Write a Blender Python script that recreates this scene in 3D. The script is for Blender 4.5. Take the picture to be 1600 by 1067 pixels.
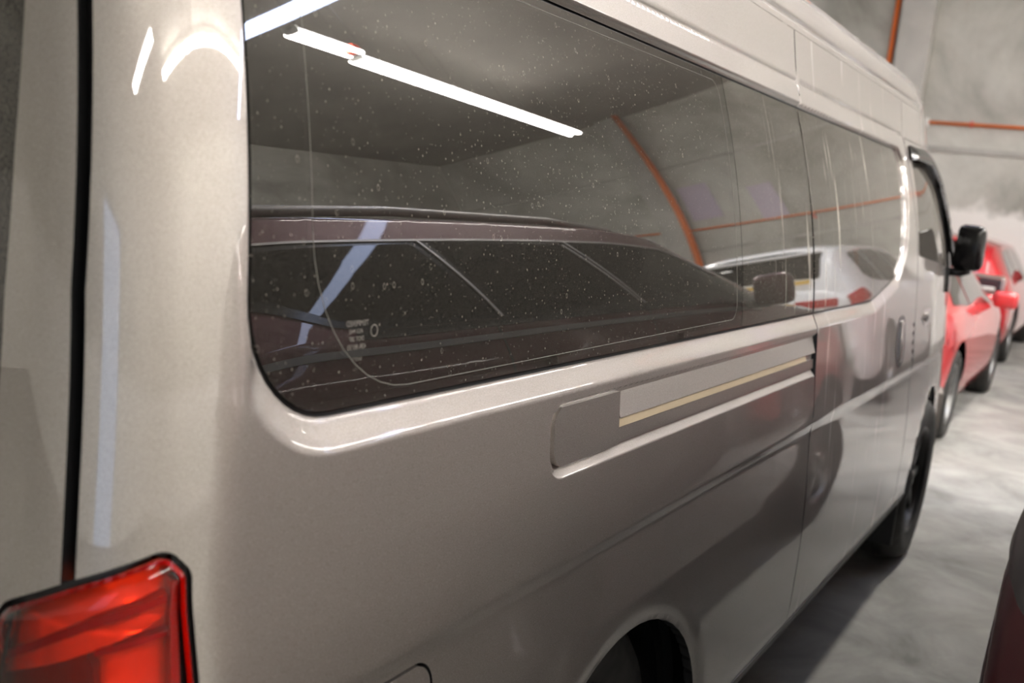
import bpy, bmesh, math, random
import numpy as np
from mathutils import Vector, Matrix
from mathutils.geometry import delaunay_2d_cdt

random.seed(7)
rng = np.random.default_rng(7)
scn = bpy.context.scene
for o in list(bpy.data.objects):
    bpy.data.objects.remove(o)
COL = scn.collection

# ------------------------------------------------------------------ camera
CX, CY, CZ = -1.6593, -.5889, 1.3575
YAW, PITCH, ROLL = .5175, .1519, .1093
FPX = 1629.2
cam_data = bpy.data.cameras.new('camera')
cam = bpy.data.objects.new('camera', cam_data)
COL.objects.link(cam)
scn.camera = cam
cam_data.sensor_width = 36.0
cam_data.lens = FPX / 1600 * 36.0
cam_data.clip_start = 0.03
cam_data.dof.use_dof = True
cam_data.dof.focus_distance = 1.45
cam_data.dof.aperture_fstop = 5.0
F_ = Vector((math.cos(YAW) * math.cos(PITCH), math.sin(YAW) * math.cos(PITCH), -math.sin(PITCH)))
R_ = Vector((math.sin(YAW), -math.cos(YAW), 0))
U_ = R_.cross(F_)
c_, s_ = math.cos(ROLL), math.sin(ROLL)
R2 = R_ * c_ + U_ * s_
U2 = U_ * c_ - R_ * s_
cam.matrix_world = Matrix(((R2.x, U2.x, -F_.x, CX), (R2.y, U2.y, -F_.y, CY), (R2.z, U2.z, -F_.z, CZ), (0, 0, 0, 1)))

# ------------------------------------------------------------------ world, exposure
world = bpy.data.worlds.new('world')
scn.world = world
world.use_nodes = True
bgn = world.node_tree.nodes['Background']
bgn.inputs[0].default_value = (.62, .76, 1.0, 1)
bgn.inputs[1].default_value = .6
scn.view_settings.view_transform = 'Standard'
scn.view_settings.look = 'None'
scn.view_settings.exposure = 1.55
scn.view_settings.gamma = 1.0
scn.view_settings.use_curve_mapping = False
TUBE_E = 34.0
SKYLIGHT_E = 7.0


# ------------------------------------------------------------------ materials
def mat(name, base, rough=.5, metal=0., coat=0., coat_rough=.03, spec=.5, noise=None, bump=None, emit=None, e=1.):
    m = bpy.data.materials.new(name)
    m.use_nodes = True
    nt = m.node_tree
    p = nt.nodes['Principled BSDF']
    p.inputs['Base Color'].default_value = (*base, 1)
    p.inputs['Roughness'].default_value = rough
    p.inputs['Metallic'].default_value = metal
    p.inputs['Coat Weight'].default_value = coat
    p.inputs['Coat Roughness'].default_value = coat_rough
    p.inputs['Specular IOR Level'].default_value = spec
    if emit:
        p.inputs['Emission Color'].default_value = (*emit, 1)
        p.inputs['Emission Strength'].default_value = e
    if noise or bump:
        tc = nt.nodes.new('ShaderNodeTexCoord')
    if noise:
        scale, dark, light = noise
        n = nt.nodes.new('ShaderNodeTexNoise')
        n.inputs['Scale'].default_value = scale
        n.inputs['Detail'].default_value = 5
        nt.links.new(tc.outputs['Object'], n.inputs['Vector'])
        r = nt.nodes.new('ShaderNodeValToRGB')
        r.color_ramp.elements[0].position = .32
        r.color_ramp.elements[1].position = .68
        r.color_ramp.elements[0].color = (*dark, 1)
        r.color_ramp.elements[1].color = (*light, 1)
        nt.links.new(n.outputs['Fac'], r.inputs['Fac'])
        nt.links.new(r.outputs['Color'], p.inputs['Base Color'])
    if bump:
        scale, strength = bump
        n = nt.nodes.new('ShaderNodeTexNoise')
        n.inputs['Scale'].default_value = scale
        n.inputs['Detail'].default_value = 4
        nt.links.new(tc.outputs['Object'], n.inputs['Vector'])
        b = nt.nodes.new('ShaderNodeBump')
        b.inputs['Strength'].default_value = strength
        b.inputs['Distance'].default_value = .02
        nt.links.new(n.outputs['Fac'], b.inputs['Height'])
        nt.links.new(b.outputs['Normal'], p.inputs['Normal'])
    return m


def math_node(nt, op, a, b=None):
    n = nt.nodes.new('ShaderNodeMath')
    n.operation = op
    for i, v in enumerate((a, b)):
        if v is None:
            continue
        if isinstance(v, (int, float)):
            n.inputs[i].default_value = v
        else:
            nt.links.new(v, n.inputs[i])
    return n.outputs[0]


def paint(name, base, metal=1.0, rough=.58, flake=.18, streaks=False, coat_rough=.02, coat_ior=2.0):
    """metallic paint: fine flake, clear coat, optional dried water runs"""
    m = mat(name, base, rough, metal, 1.0, coat_rough)
    nt = m.node_tree
    p = nt.nodes['Principled BSDF']
    p.inputs['Coat IOR'].default_value = coat_ior
    tc = nt.nodes.new('ShaderNodeTexCoord')
    n = nt.nodes.new('ShaderNodeTexNoise')
    n.inputs['Scale'].default_value = 900
    n.inputs['Detail'].default_value = 1
    nt.links.new(tc.outputs['Object'], n.inputs['Vector'])
    r = nt.nodes.new('ShaderNodeValToRGB')
    r.color_ramp.elements[0].position = .3
    r.color_ramp.elements[1].position = .75
    r.color_ramp.elements[0].color = tuple(c * (1 - flake) for c in base) + (1,)
    r.color_ramp.elements[1].color = tuple(min(1, c * (1 + flake)) for c in base) + (1,)
    nt.links.new(n.outputs['Fac'], r.inputs['Fac'])
    nt.links.new(r.outputs['Color'], p.inputs['Base Color'])
    if streaks:
        add_streaks(nt, tc, p.outputs[0])
    return m


def add_streaks(nt, tc, surf):
    """vertical whitish water runs that lie between x = .3 and 1.9 of the body"""
    mp = nt.nodes.new('ShaderNodeMapping')
    mp.inputs['Scale'].default_value = (16, 0, 1.1)
    nt.links.new(tc.outputs['Object'], mp.inputs['Vector'])
    n = nt.nodes.new('ShaderNodeTexNoise')
    n.inputs['Scale'].default_value = 1.6
    n.inputs['Detail'].default_value = 3
    n.inputs['Roughness'].default_value = .65
    nt.links.new(mp.outputs[0], n.inputs['Vector'])
    r = nt.nodes.new('ShaderNodeMapRange')
    r.inputs[1].default_value = .60
    r.inputs[2].default_value = .72
    nt.links.new(n.outputs['Fac'], r.inputs[0])
    sx = nt.nodes.new('ShaderNodeSeparateXYZ')
    nt.links.new(tc.outputs['Object'], sx.inputs[0])
    a = nt.nodes.new('ShaderNodeMapRange')
    a.inputs[1].default_value = .25
    a.inputs[2].default_value = .95
    nt.links.new(sx.outputs[0], a.inputs[0])
    b = nt.nodes.new('ShaderNodeMapRange')
    b.inputs[1].default_value = 2.0
    b.inputs[2].default_value = 1.4
    nt.links.new(sx.outputs[0], b.inputs[0])
    f = math_node(nt, 'MULTIPLY', math_node(nt, 'MULTIPLY', r.outputs[0], a.outputs[0]), b.outputs[0])
    f = math_node(nt, 'MULTIPLY', f, .8)
    d = nt.nodes.new('ShaderNodeBsdfDiffuse')
    d.inputs[0].default_value = (.75, .70, .62, 1)
    mx = nt.nodes.new('ShaderNodeMixShader')
    nt.links.new(f, mx.inputs[0])
    nt.links.new(surf, mx.inputs[1])
    nt.links.new(d.outputs[0], mx.inputs[2])
    out = nt.nodes['Material Output']
    nt.links.new(mx.outputs[0], out.inputs['Surface'])
    return mx.outputs[0]


def glass(name, tint, dust=0., drops=False, streaks=False, rough=.006, ior=1.6):
    m = bpy.data.materials.new(name)
    m.use_nodes = True
    nt = m.node_tree
    nt.nodes.remove(nt.nodes['Principled BSDF'])
    out = nt.nodes['Material Output']
    tr = nt.nodes.new('ShaderNodeBsdfTransparent')
    tr.inputs[0].default_value = (*tint, 1)
    gl = nt.nodes.new('ShaderNodeBsdfGlossy')
    gl.inputs['Roughness'].default_value = rough
    gl.inputs[0].default_value = (1, 1, 1, 1)
    fr = nt.nodes.new('ShaderNodeFresnel')
    fr.inputs[0].default_value = ior
    mx = nt.nodes.new('ShaderNodeMixShader')
    nt.links.new(fr.outputs[0], mx.inputs[0])
    nt.links.new(tr.outputs[0], mx.inputs[1])
    nt.links.new(gl.outputs[0], mx.inputs[2])
    last = mx.outputs[0]
    tc = nt.nodes.new('ShaderNodeTexCoord')
    if dust:
        d = nt.nodes.new('ShaderNodeBsdfDiffuse')
        d.inputs[0].default_value = (.62, .57, .50, 1)
        n = nt.nodes.new('ShaderNodeTexNoise')
        n.inputs['Scale'].default_value = 420
        n.inputs['Detail'].default_value = 3
        nt.links.new(tc.outputs['Object'], n.inputs['Vector'])
        r = nt.nodes.new('ShaderNodeMapRange')
        r.inputs[1].default_value = .35
        r.inputs[2].default_value = .75
        r.inputs[3].default_value = dust * .4
        r.inputs[4].default_value = dust * 1.8
        nt.links.new(n.outputs['Fac'], r.inputs[0])
        lw = nt.nodes.new('ShaderNodeLayerWeight')
        lw.inputs[0].default_value = .5
        thick = math_node(nt, 'DIVIDE', .55, math_node(nt, 'SUBTRACT', 1.03, lw.outputs['Facing']))
        f = math_node(nt, 'MULTIPLY', r.outputs[0], thick)
        if drops:
            mp = nt.nodes.new('ShaderNodeMapping')
            mp.inputs['Scale'].default_value = (62, 0, 44)
            nt.links.new(tc.outputs['Object'], mp.inputs['Vector'])
            sx = nt.nodes.new('ShaderNodeSeparateXYZ')
            nt.links.new(mp.outputs[0], sx.inputs[0])
            cb = nt.nodes.new('ShaderNodeCombineXYZ')
            nt.links.new(sx.outputs[0], cb.inputs[0])
            nt.links.new(sx.outputs[2], cb.inputs[1])
            for sc, thr, inner, outer, amt in ((1.0, .93, .09, .15, .18), (2.3, .84, -1, .12, .22), (5.0, .88, -1, .15, .16)):
                v = nt.nodes.new('ShaderNodeTexVoronoi')
                v.voronoi_dimensions = '2D'
                v.inputs['Scale'].default_value = sc
                nt.links.new(cb.outputs[0], v.inputs['Vector'])
                on = nt.nodes.new('ShaderNodeSeparateColor')
                nt.links.new(v.outputs['Color'], on.inputs[0])
                keep = math_node(nt, 'GREATER_THAN', on.outputs[0], thr)
                ring = math_node(nt, 'MULTIPLY', math_node(nt, 'GREATER_THAN', v.outputs['Distance'], inner), math_node(nt, 'LESS_THAN', v.outputs['Distance'], outer))
                k = math_node(nt, 'MULTIPLY', math_node(nt, 'MULTIPLY', keep, ring), math_node(nt, 'MULTIPLY', on.outputs[1], amt))
                f = math_node(nt, 'ADD', f, k)
        mx2 = nt.nodes.new('ShaderNodeMixShader')
        nt.links.new(f, mx2.inputs[0])
        nt.links.new(last, mx2.inputs[1])
        nt.links.new(d.outputs[0], mx2.inputs[2])
        last = mx2.outputs[0]
    nt.links.new(last, out.inputs['Surface'])
    if streaks:
        add_streaks(nt, tc, last)
    return m


def concrete(name, c1, c2, c3, scale=.6, bump=.15, band=None):
    m = bpy.data.materials.new(name)
    m.use_nodes = True
    nt = m.node_tree
    p = nt.nodes['Principled BSDF']
    p.inputs['Roughness'].default_value = .85
    tc = nt.nodes.new('ShaderNodeTexCoord')
    n1 = nt.nodes.new('ShaderNodeTexNoise')
    n1.inputs['Scale'].default_value = scale
    n1.inputs['Detail'].default_value = 8
    n1.inputs['Roughness'].default_value = .65
    n1.inputs['Distortion'].default_value = .6
    nt.links.new(tc.outputs['Object'], n1.inputs['Vector'])
    r = nt.nodes.new('ShaderNodeValToRGB')
    r.color_ramp.elements[0].position = .30
    r.color_ramp.elements[1].position = .70
    r.color_ramp.elements[0].color = (*c1, 1)
    r.color_ramp.elements[1].color = (*c3, 1)
    e = r.color_ramp.elements.new(.5)
    e.color = (*c2, 1)
    nt.links.new(n1.outputs['Fac'], r.inputs['Fac'])
    col = r.outputs['Color']
    if band:          # pale, rough lime bloom on the foot of the wall
        z0, cb = band
        sx = nt.nodes.new('ShaderNodeSeparateXYZ')
        nt.links.new(tc.outputs['Object'], sx.inputs[0])
        n2 = nt.nodes.new('ShaderNodeTexNoise')
        n2.inputs['Scale'].default_value = 2.2
        n2.inputs['Detail'].default_value = 6
        nt.links.new(tc.outputs['Object'], n2.inputs['Vector'])
        h = math_node(nt, 'ADD', sx.outputs[2], math_node(nt, 'MULTIPLY', n2.outputs['Fac'], .7))
        k = nt.nodes.new('ShaderNodeMapRange')
        k.inputs[1].default_value = z0 + .42
        k.inputs[2].default_value = z0 + .30
        nt.links.new(h, k.inputs[0])
        mx = nt.nodes.new('ShaderNodeMix')
        mx.data_type = 'RGBA'
        nt.links.new(k.outputs[0], mx.inputs[0])
        nt.links.new(col, mx.inputs[6])
        mx.inputs[7].default_value = (*cb, 1)
        col = mx.outputs[2]
    nt.links.new(col, p.inputs['Base Color'])
    n3 = nt.nodes.new('ShaderNodeTexNoise')
    n3.inputs['Scale'].default_value = 14
    n3.inputs['Detail'].default_value = 6
    nt.links.new(tc.outputs['Object'], n3.inputs['Vector'])
    b = nt.nodes.new('ShaderNodeBump')
    b.inputs['Strength'].default_value = bump
    b.inputs['Distance'].default_value = .02
    nt.links.new(n3.outputs['Fac'], b.inputs['Height'])
    nt.links.new(b.outputs['Normal'], p.inputs['Normal'])
    return m


def emission(name, col, e):
    m = bpy.data.materials.new(name)
    m.use_nodes = True
    nt = m.node_tree
    nt.nodes.remove(nt.nodes['Principled BSDF'])
    em = nt.nodes.new('ShaderNodeEmission')
    em.inputs[0].default_value = (*col, 1)
    em.inputs[1].default_value = e
    nt.links.new(em.outputs[0], nt.nodes['Material Output'].inputs[0])
    return m


PAINT = (.40, .365, .343)
M = dict(
    silver=paint('silver_paint', PAINT),
    silver_streak=paint('silver_paint_streaked', PAINT, streaks=True),
    satin=paint('silver_satin_paint', (.42, .39, .365), rough=.5, coat_rough=.25, coat_ior=1.4),
    tan=mat('tan_channel', (.62, .52, .36), .35, .6),
    black=mat('black_plastic', (.012, .012, .013), .45),
    gloss_black=mat('black_gloss_plastic', (.012, .012, .013), .18),
    void=mat('dark_inner_black', (.006, .006, .006), .9, spec=.1),
    rubber=mat('tyre_rubber', (.022, .021, .02), .75, noise=(30, (.015, .015, .014), (.035, .033, .03))),
    seal=mat('black_rubber_seal', (.01, .01, .011), .4),
    steel=mat('wheel_steel', (.25, .25, .25), .4, .9),
    darksteel=mat('dark_wheel_steel', (.03, .03, .03), .4, .6),
    chrome=mat('chrome', (.8, .8, .8), .08, 1.),
    privacy=glass('privacy_glass', (.05, .05, .05), dust=.038, drops=True, ior=2.2),
    privacy_streak=glass('privacy_glass_streaked', (.05, .05, .05), dust=.06, drops=True, streaks=True, ior=2.2),
    clearglass=glass('door_glass', (.45, .45, .45), dust=.03),
    rearglass=glass('rear_glass', (.05, .05, .05), dust=.10),
    carglass=glass('dark_car_glass', (.02, .02, .02), dust=.01, ior=1.5),
    fabric=mat('seat_fabric', (.05, .045, .045), .9),
    maroon=paint('maroon_paint', (.11, .02, .027), metal=.5, rough=.4, coat_ior=1.5),
    white=paint('white_paint', (.78, .79, .80), metal=0., rough=.4, flake=.02, coat_ior=1.5),
    red=paint('red_paint', (.62, .035, .04), metal=.15, rough=.4, flake=.05, coat_ior=1.5),
    crimson=paint('crimson_paint', (.55, .012, .02), metal=.25, rough=.4, flake=.05, coat_ior=1.5),
    lens_red=mat('red_lens', (.45, .01, .01), .15, coat=1.),
    lens_dark=mat('dark_clear_lens', (.03, .03, .035), .05, coat=1.),
    floor=concrete('dusty_concrete_floor', (.18, .178, .163), (.29, .286, .265), (.39, .386, .358), 2.6, .35),
    wall=concrete('board_marked_concrete', (.27, .265, .23), (.48, .475, .43), (.66, .655, .60), .55, .2, band=(1.68, (.84, .83, .79))),
    column=concrete('column_concrete', (.36, .35, .32), (.46, .45, .42), (.55, .54, .5), .8, .15),
    ceil=mat('grey_sheet_roof', (.25, .235, .215), .7, noise=(.7, (.21, .197, .18), (.29, .275, .25))),
    beam=mat('dark_steel_beam', (.13, .12, .115), .6),
    orange=mat('orange_conduit', (.85, .19, .03), .45),
    boxwhite=mat('white_box', (.75, .74, .70), .5),
    lilac=mat('lilac_reflection', (.56, .49, .60), .6),
    fixture=mat('white_light_housing', (.75, .75, .73), .5),
    tube=emission('lit_tube', (1., .945, .875), TUBE_E),
    tube_bright=emission('lit_tube_boosted', (1., .945, .875), TUBE_E * 1.3),  # stronger tubes for the added, unseen battens on the right
    sky=emission('skylight_sheet', (.60, .70, 1.0), SKYLIGHT_E),
    pinktag=mat('red_clip', (.7, .12, .08), .5),
    yellow=mat('yellow_sticker', (.75, .5, .1), .6),
)


# ------------------------------------------------------------------ object helpers
def link(name, me, m=None, parent=None):
    o = bpy.data.objects.new(name, me)
    COL.objects.link(o)
    if m is not None and me is not None:
        me.materials.append(m)
    if parent is not None:
        o.parent = parent
    return o


def tag(o, label=None, cat=None, group=None, kind=None):
    if label: o['label'] = label
    if cat: o['category'] = cat
    if group: o['group'] = group
    if kind: o['kind'] = kind
    return o


def empty(name, loc=(0, 0, 0), rz=0., parent=None):
    o = bpy.data.objects.new(name, None)
    COL.objects.link(o)
    o.location = loc
    o.rotation_euler = (0, 0, rz)
    o.empty_display_size = .1
    if parent: o.parent = parent
    return o


def copy_tree(o, parent=None):
    c = o.copy()
    COL.objects.link(c)
    if parent: c.parent = parent
    for ch in list(o.children):
        copy_tree(ch, c)
    return c


def from_bm(name, bm, m, parent=None, smooth=False):
    me = bpy.data.meshes.new(name)
    bm.to_mesh(me)
    bm.free()
    if smooth:
        for p in me.polygons:
            p.use_smooth = True
    return link(name, me, m, parent)


def bm_box(bm, x0, x1, y0, y1, z0, z1, bev=0.):
    vs = [bm.verts.new(p) for p in ((x0, y0, z0), (x1, y0, z0), (x1, y1, z0), (x0, y1, z0), (x0, y0, z1), (x1, y0, z1), (x1, y1, z1), (x0, y1, z1))]
    fs = [bm.faces.new([vs[i] for i in f]) for f in ((3, 2, 1, 0), (4, 5, 6, 7), (0, 1, 5, 4), (1, 2, 6, 5), (2, 3, 7, 6), (3, 0, 4, 7))]
    if bev:
        es = list({e for f in fs for e in f.edges})
        bmesh.ops.bevel(bm, geom=es, offset=bev, segments=2, affect='EDGES', profile=.5)


def box(name, x0, x1, y0, y1, z0, z1, m, parent=None, bev=0.):
    bm = bmesh.new()
    bm_box(bm, x0, x1, y0, y1, z0, z1, bev)
    return from_bm(name, bm, m, parent)


def tube_mesh(bm, pts, r, n=10, cap=True):
    pts = [Vector(p) for p in pts]
    rings = []
    prev = None
    for i, p in enumerate(pts):
        d = (pts[min(i + 1, len(pts) - 1)] - pts[max(i - 1, 0)]).normalized()
        ref = Vector((0, 0, 1)) if abs(d.z) < .9 else Vector((1, 0, 0))
        a = d.cross(ref).normalized()
        b = d.cross(a)
        rings.append([bm.verts.new(p + (a * math.cos(t) + b * math.sin(t)) * r) for t in (2 * math.pi * k / n for k in range(n))])
    for A, B in zip(rings, rings[1:]):
        for k in range(n):
            f = bm.faces.new((A[k], A[(k + 1) % n], B[(k + 1) % n], B[k]))
            f.smooth = True
    if cap:
        bm.faces.new(rings[0][::-1])
        bm.faces.new(rings[-1])


def tube(name, pts, r, m, parent=None, n=10):
    bm = bmesh.new()
    tube_mesh(bm, pts, r, n)
    return from_bm(name, bm, m, parent)


def lathe(bm, prof, n=40, axis='y', c=(0, 0, 0), closed=False):
    """prof: (radius, offset along axis)"""
    rings = []
    for k in range(n):
        t = 2 * math.pi * k / n
        rings.append([bm.verts.new((c[0] + r * math.cos(t), c[1] + h, c[2] + r * math.sin(t))) for r, h in prof])
    for k in range(n):
        A, B = rings[k], rings[(k + 1) % n]
        for i in range(len(prof) - (0 if closed else 1)):
            j = (i + 1) % len(prof)
            f = bm.faces.new((A[i], A[j], B[j], B[i]))
            f.smooth = True


def rounded(pts):
    """[(x, y, r)] -> polygon with arcs at the corners"""
    out = []
    n = len(pts)
    for i, (x, y, r) in enumerate(pts):
        p = np.array((x, y))
        if r <= 0:
            out.append(p)
            continue
        a = np.array(pts[i - 1][:2]) - p
        b = np.array(pts[(i + 1) % n][:2]) - p
        la, lb = np.hypot(*a), np.hypot(*b)
        a, b = a / la, b / lb
        ang = math.acos(np.clip(a @ b, -1, 1))
        t = min(r / math.tan(ang / 2), la * .49, lb * .49)
        rr = t * math.tan(ang / 2)
        bis = (a + b) / np.hypot(*(a + b))
        c = p + bis * rr / math.sin(ang / 2)
        s, e = p + a * t, p + b * t
        t0 = math.atan2(*(s - c)[::-1])
        t1 = math.atan2(*(e - c)[::-1])
        d = (t1 - t0 + math.pi) % (2 * math.pi) - math.pi
        m = max(3, int(abs(d) / .16) + 1)
        for k in range(m + 1):
            th = t0 + d * k / m
            out.append(c + rr * np.array((math.cos(th), math.sin(th))))
    return np.array(out)


def densify(poly, step, closed=True):
    poly = np.asarray(poly, float)
    out = []
    n = len(poly)
    for i in range(n if closed else n - 1):
        a, b = poly[i], poly[(i + 1) % n]
        k = max(1, int(math.ceil(np.hypot(*(b - a)) / step)))
        for j in range(k):
            out.append(a + (b - a) * j / k)
    if not closed:
        out.append(poly[-1])
    return np.array(out)


def inside(poly, P):
    poly = np.asarray(poly)
    x, y = P[:, 0], P[:, 1]
    c = np.zeros(len(P), bool)
    j = len(poly) - 1
    for i in range(len(poly)):
        xi, yi = poly[i]
        xj, yj = poly[j]
        if yi != yj:
            c ^= ((yi > y) != (yj > y)) & (x < (xj - xi) * (y - yi) / (yj - yi) + xi)
        j = i
    return c


def pdist(poly, P, closed=True):
    """unsigned distance of points P to polyline"""
    poly = np.asarray(poly, float)
    d = np.full(len(P), 1e9)
    n = len(poly)
    for i in range(n if closed else n - 1):
        a, b = poly[i], poly[(i + 1) % n]
        ab = b - a
        L = ab @ ab
        if L < 1e-14: continue
        t = np.clip(((P - a) @ ab) / L, 0, 1)
        q = P - (a + t[:, None] * ab)
        d = np.minimum(d, np.hypot(q[:, 0], q[:, 1]))
    return d


def offset(poly, d):
    """grow (d > 0) or shrink a closed smooth polygon"""
    poly = np.asarray(poly, float)
    area = .5 * np.sum(poly[:, 0] * np.roll(poly[:, 1], -1) - np.roll(poly[:, 0], -1) * poly[:, 1])
    s = 1 if area > 0 else -1
    e = np.roll(poly, -1, 0) - poly
    l = np.hypot(e[:, 0], e[:, 1])
    keep = l > 1e-9
    poly, e, l = poly[keep], e[keep], l[keep]
    n = np.c_[e[:, 1], -e[:, 0]] / l[:, None] * s
    n2 = n + np.roll(n, 1, 0)
    n2 /= np.maximum(np.sum(n2 * n, 1), .5)[:, None]
    return poly + n2 * d


def normals(S, u, v, e=4e-4):
    a = S(u + e, v) - S(u - e, v)
    b = S(u, v + e) - S(u, v - e)
    n = np.cross(a, b)
    l = np.linalg.norm(n, axis=1)
    n /= np.maximum(l, 1e-12)[:, None]
    return n


def panel(name, S, outline, m, parent=None, holes=(), extra=(), du=.05, dv=.05, step=.03, flange=.0, flip=False, edge_mat=None):
    """sheet on surface S(u, v), cut to an outline with holes; extra = more sample points; exact smooth normals"""
    loops = [densify(outline, step)] + [densify(h, step) for h in holes]
    verts, edges = [], []
    for L in loops:
        k = len(verts)
        verts += list(L)
        edges += [(k + i, k + (i + 1) % len(L)) for i in range(len(L))]
    cons = np.array(verts)
    lo, hi = loops[0].min(0), loops[0].max(0)
    gu = np.arange(lo[0] + du * .5, hi[0], du)
    gv = np.arange(lo[1] + dv * .5, hi[1], dv)
    G = np.array(np.meshgrid(gu, gv)).reshape(2, -1).T
    ex = [np.asarray(e, float) for e in extra if len(e)]
    ex = np.concatenate(ex) if ex else np.zeros((0, 2))
    if len(ex):
        d = np.min(np.hypot(G[:, None, 0] - ex[None, :, 0], G[:, None, 1] - ex[None, :, 1]), 1) if len(G) * len(ex) < 4e7 else np.full(len(G), 1.)
        G = G[d > min(du, dv) * .35]
    P = np.concatenate([ex, G])
    ok = inside(loops[0], P)
    for h in loops[1:]:
        ok &= ~inside(h, P)
    P = P[ok]
    dd = np.full(len(P), 1e9)
    for L in loops:
        dd = np.minimum(dd, pdist(L, P))
    P = P[dd > .0006]
    allv = np.concatenate([cons, P])
    r = delaunay_2d_cdt([Vector(p) for p in allv], edges, [], 0, 1e-7)
    V = np.array([tuple(p) for p in r[0]])
    T = np.array([f for f in r[2]])
    C = V[T].mean(1)
    ok = inside(loops[0], C)
    for h in loops[1:]:
        ok &= ~inside(h, C)
    T = T[ok]
    used = np.unique(T)
    remap = -np.ones(len(V), int)
    remap[used] = np.arange(len(used))
    V, T = V[used], remap[T]
    X = S(V[:, 0], V[:, 1])
    N = normals(S, V[:, 0], V[:, 1])
    fn = np.cross(X[T[:, 1]] - X[T[:, 0]], X[T[:, 2]] - X[T[:, 0]])
    bad = np.sum(fn * N[T].sum(1), 1) < 0
    T[bad] = T[bad][:, ::-1]
    if flip:
        N = -N
        T = T[:, ::-1]
    verts3, norms, faces = [tuple(p) for p in X], [tuple(p) for p in N], [tuple(int(i) for i in f) for f in T]
    if flange:
        cnt = {}
        for f in faces:
            for a, b in ((f[0], f[1]), (f[1], f[2]), (f[2], f[0])):
                cnt[(a, b)] = 1
        for (a, b) in list(cnt):
            if (b, a) in cnt: continue
            pa, pb = X[a], X[b]
            na, nb = N[a], N[b]
            t = pb - pa
            side = np.cross(t, na)
            l = np.linalg.norm(side)
            if l < 1e-12: continue
            side /= l
            k = len(verts3)
            verts3 += [tuple(pb), tuple(pa), tuple(pa - na * flange), tuple(pb - nb * flange)]
            norms += [tuple(side)] * 4
            faces.append((k, k + 1, k + 2, k + 3))
    me = bpy.data.meshes.new(name)
    me.from_pydata(verts3, [], faces)
    me.polygons.foreach_set('use_smooth', [True] * len(me.polygons))
    me.normals_split_custom_set_from_vertices(norms)
    me.update()
    o = link(name, me, m, parent)
    if edge_mat:
        me.materials.append(edge_mat)
        me.polygons.foreach_set('material_index', [0] * len(T) + [1] * (len(faces) - len(T)))
    return o


def sm(x):
    x = np.clip(x, 0, 1)
    return x * x * (3 - 2 * x)


def pchip(xk, yk, x):
    xk, yk = np.asarray(xk, float), np.asarray(yk, float)
    h = np.diff(xk)
    d = np.diff(yk) / h
    m = np.zeros(len(xk))
    for i in range(1, len(xk) - 1):
        if d[i - 1] * d[i] > 0:
            w1, w2 = 2 * h[i] + h[i - 1], h[i] + 2 * h[i - 1]
            m[i] = (w1 + w2) / (w1 / d[i - 1] + w2 / d[i])
    m[0], m[-1] = d[0], d[-1]
    x = np.asarray(x, float)
    i = np.clip(np.searchsorted(xk, x) - 1, 0, len(xk) - 2)
    t = (x - xk[i]) / h[i]
    t = np.clip(t, -.5, 1.5)
    return ((1 + 2 * t) * (1 - t) ** 2 * yk[i] + t * (1 - t) ** 2 * h[i] * m[i] + t * t * (3 - 2 * t) * yk[i + 1] + t * t * (t - 1) * h[i] * m[i + 1])


# ================================================================== THE ROOM
X0, X1, Y0, Y1, ZC = -8.0, 14.0, -9.0, 8.0, 6.0
tag(box('floor', X0, X1, Y0, Y1, -.2, 0, M['floor']), kind='structure')
tag(box('ceiling', X0, X1, Y0, Y1, ZC, ZC + .2, M['ceil']), kind='structure')
for nm, a in dict(wall_left=(X0, X1, Y1, Y1 + .3, 0, ZC), wall_right=(X0, X1, Y0 - .3, Y0, 0, ZC)).items():
    tag(box(nm, *a, M['wall']), kind='structure')
wf = box('wall_front', X1, X1 + .3, Y0, Y1, 0, ZC, M['wall'])
tag(wf, kind='structure')
bm = bmesh.new()
bm_box(bm, X0 - .3, X0, Y0, -3.4, 0, ZC)
bm_box(bm, X0 - .3, X0, -1.6, Y1, 0, ZC)
bm_box(bm, X0 - .3, X0, -3.4, -1.6, 3.4, ZC)
tag(from_bm('wall_back', bm, M['wall']), kind='structure')
# raised concrete courses and piers of the front wall
for i, (z0, z1) in enumerate(((2.40, 2.47), (4.55, 4.60))):
    tag(box('trim_%d' % (i + 1), X1 - .035, X1, Y0, Y1, z0, z1, M['column']), kind='structure')
for i, yc in enumerate((2.40, -5.2)):
    tag(box('trim_%d' % (i + 3), X1 - .22, X1, yc - .22, yc + .22, 0, ZC, M['column'], bev=.01), kind='structure')
for i, xb in enumerate((-5.5, -1.0)):
    bm = bmesh.new()
    bm_box(bm, xb - .08, xb + .08, Y0, Y1, ZC - .03, ZC)
    bm_box(bm, xb - .01, xb + .01, Y0, Y1, ZC - .32, ZC)
    bm_box(bm, xb - .08, xb + .08, Y0, Y1, ZC - .35, ZC - .32)
    tag(from_bm('trim_%d' % (i + 5), bm, M['beam']), kind='structure')
tag(box('trim_7', 5.66, 5.98, -8.5, 7.5, ZC - .012, ZC, M['sky']), kind='structure')

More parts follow.
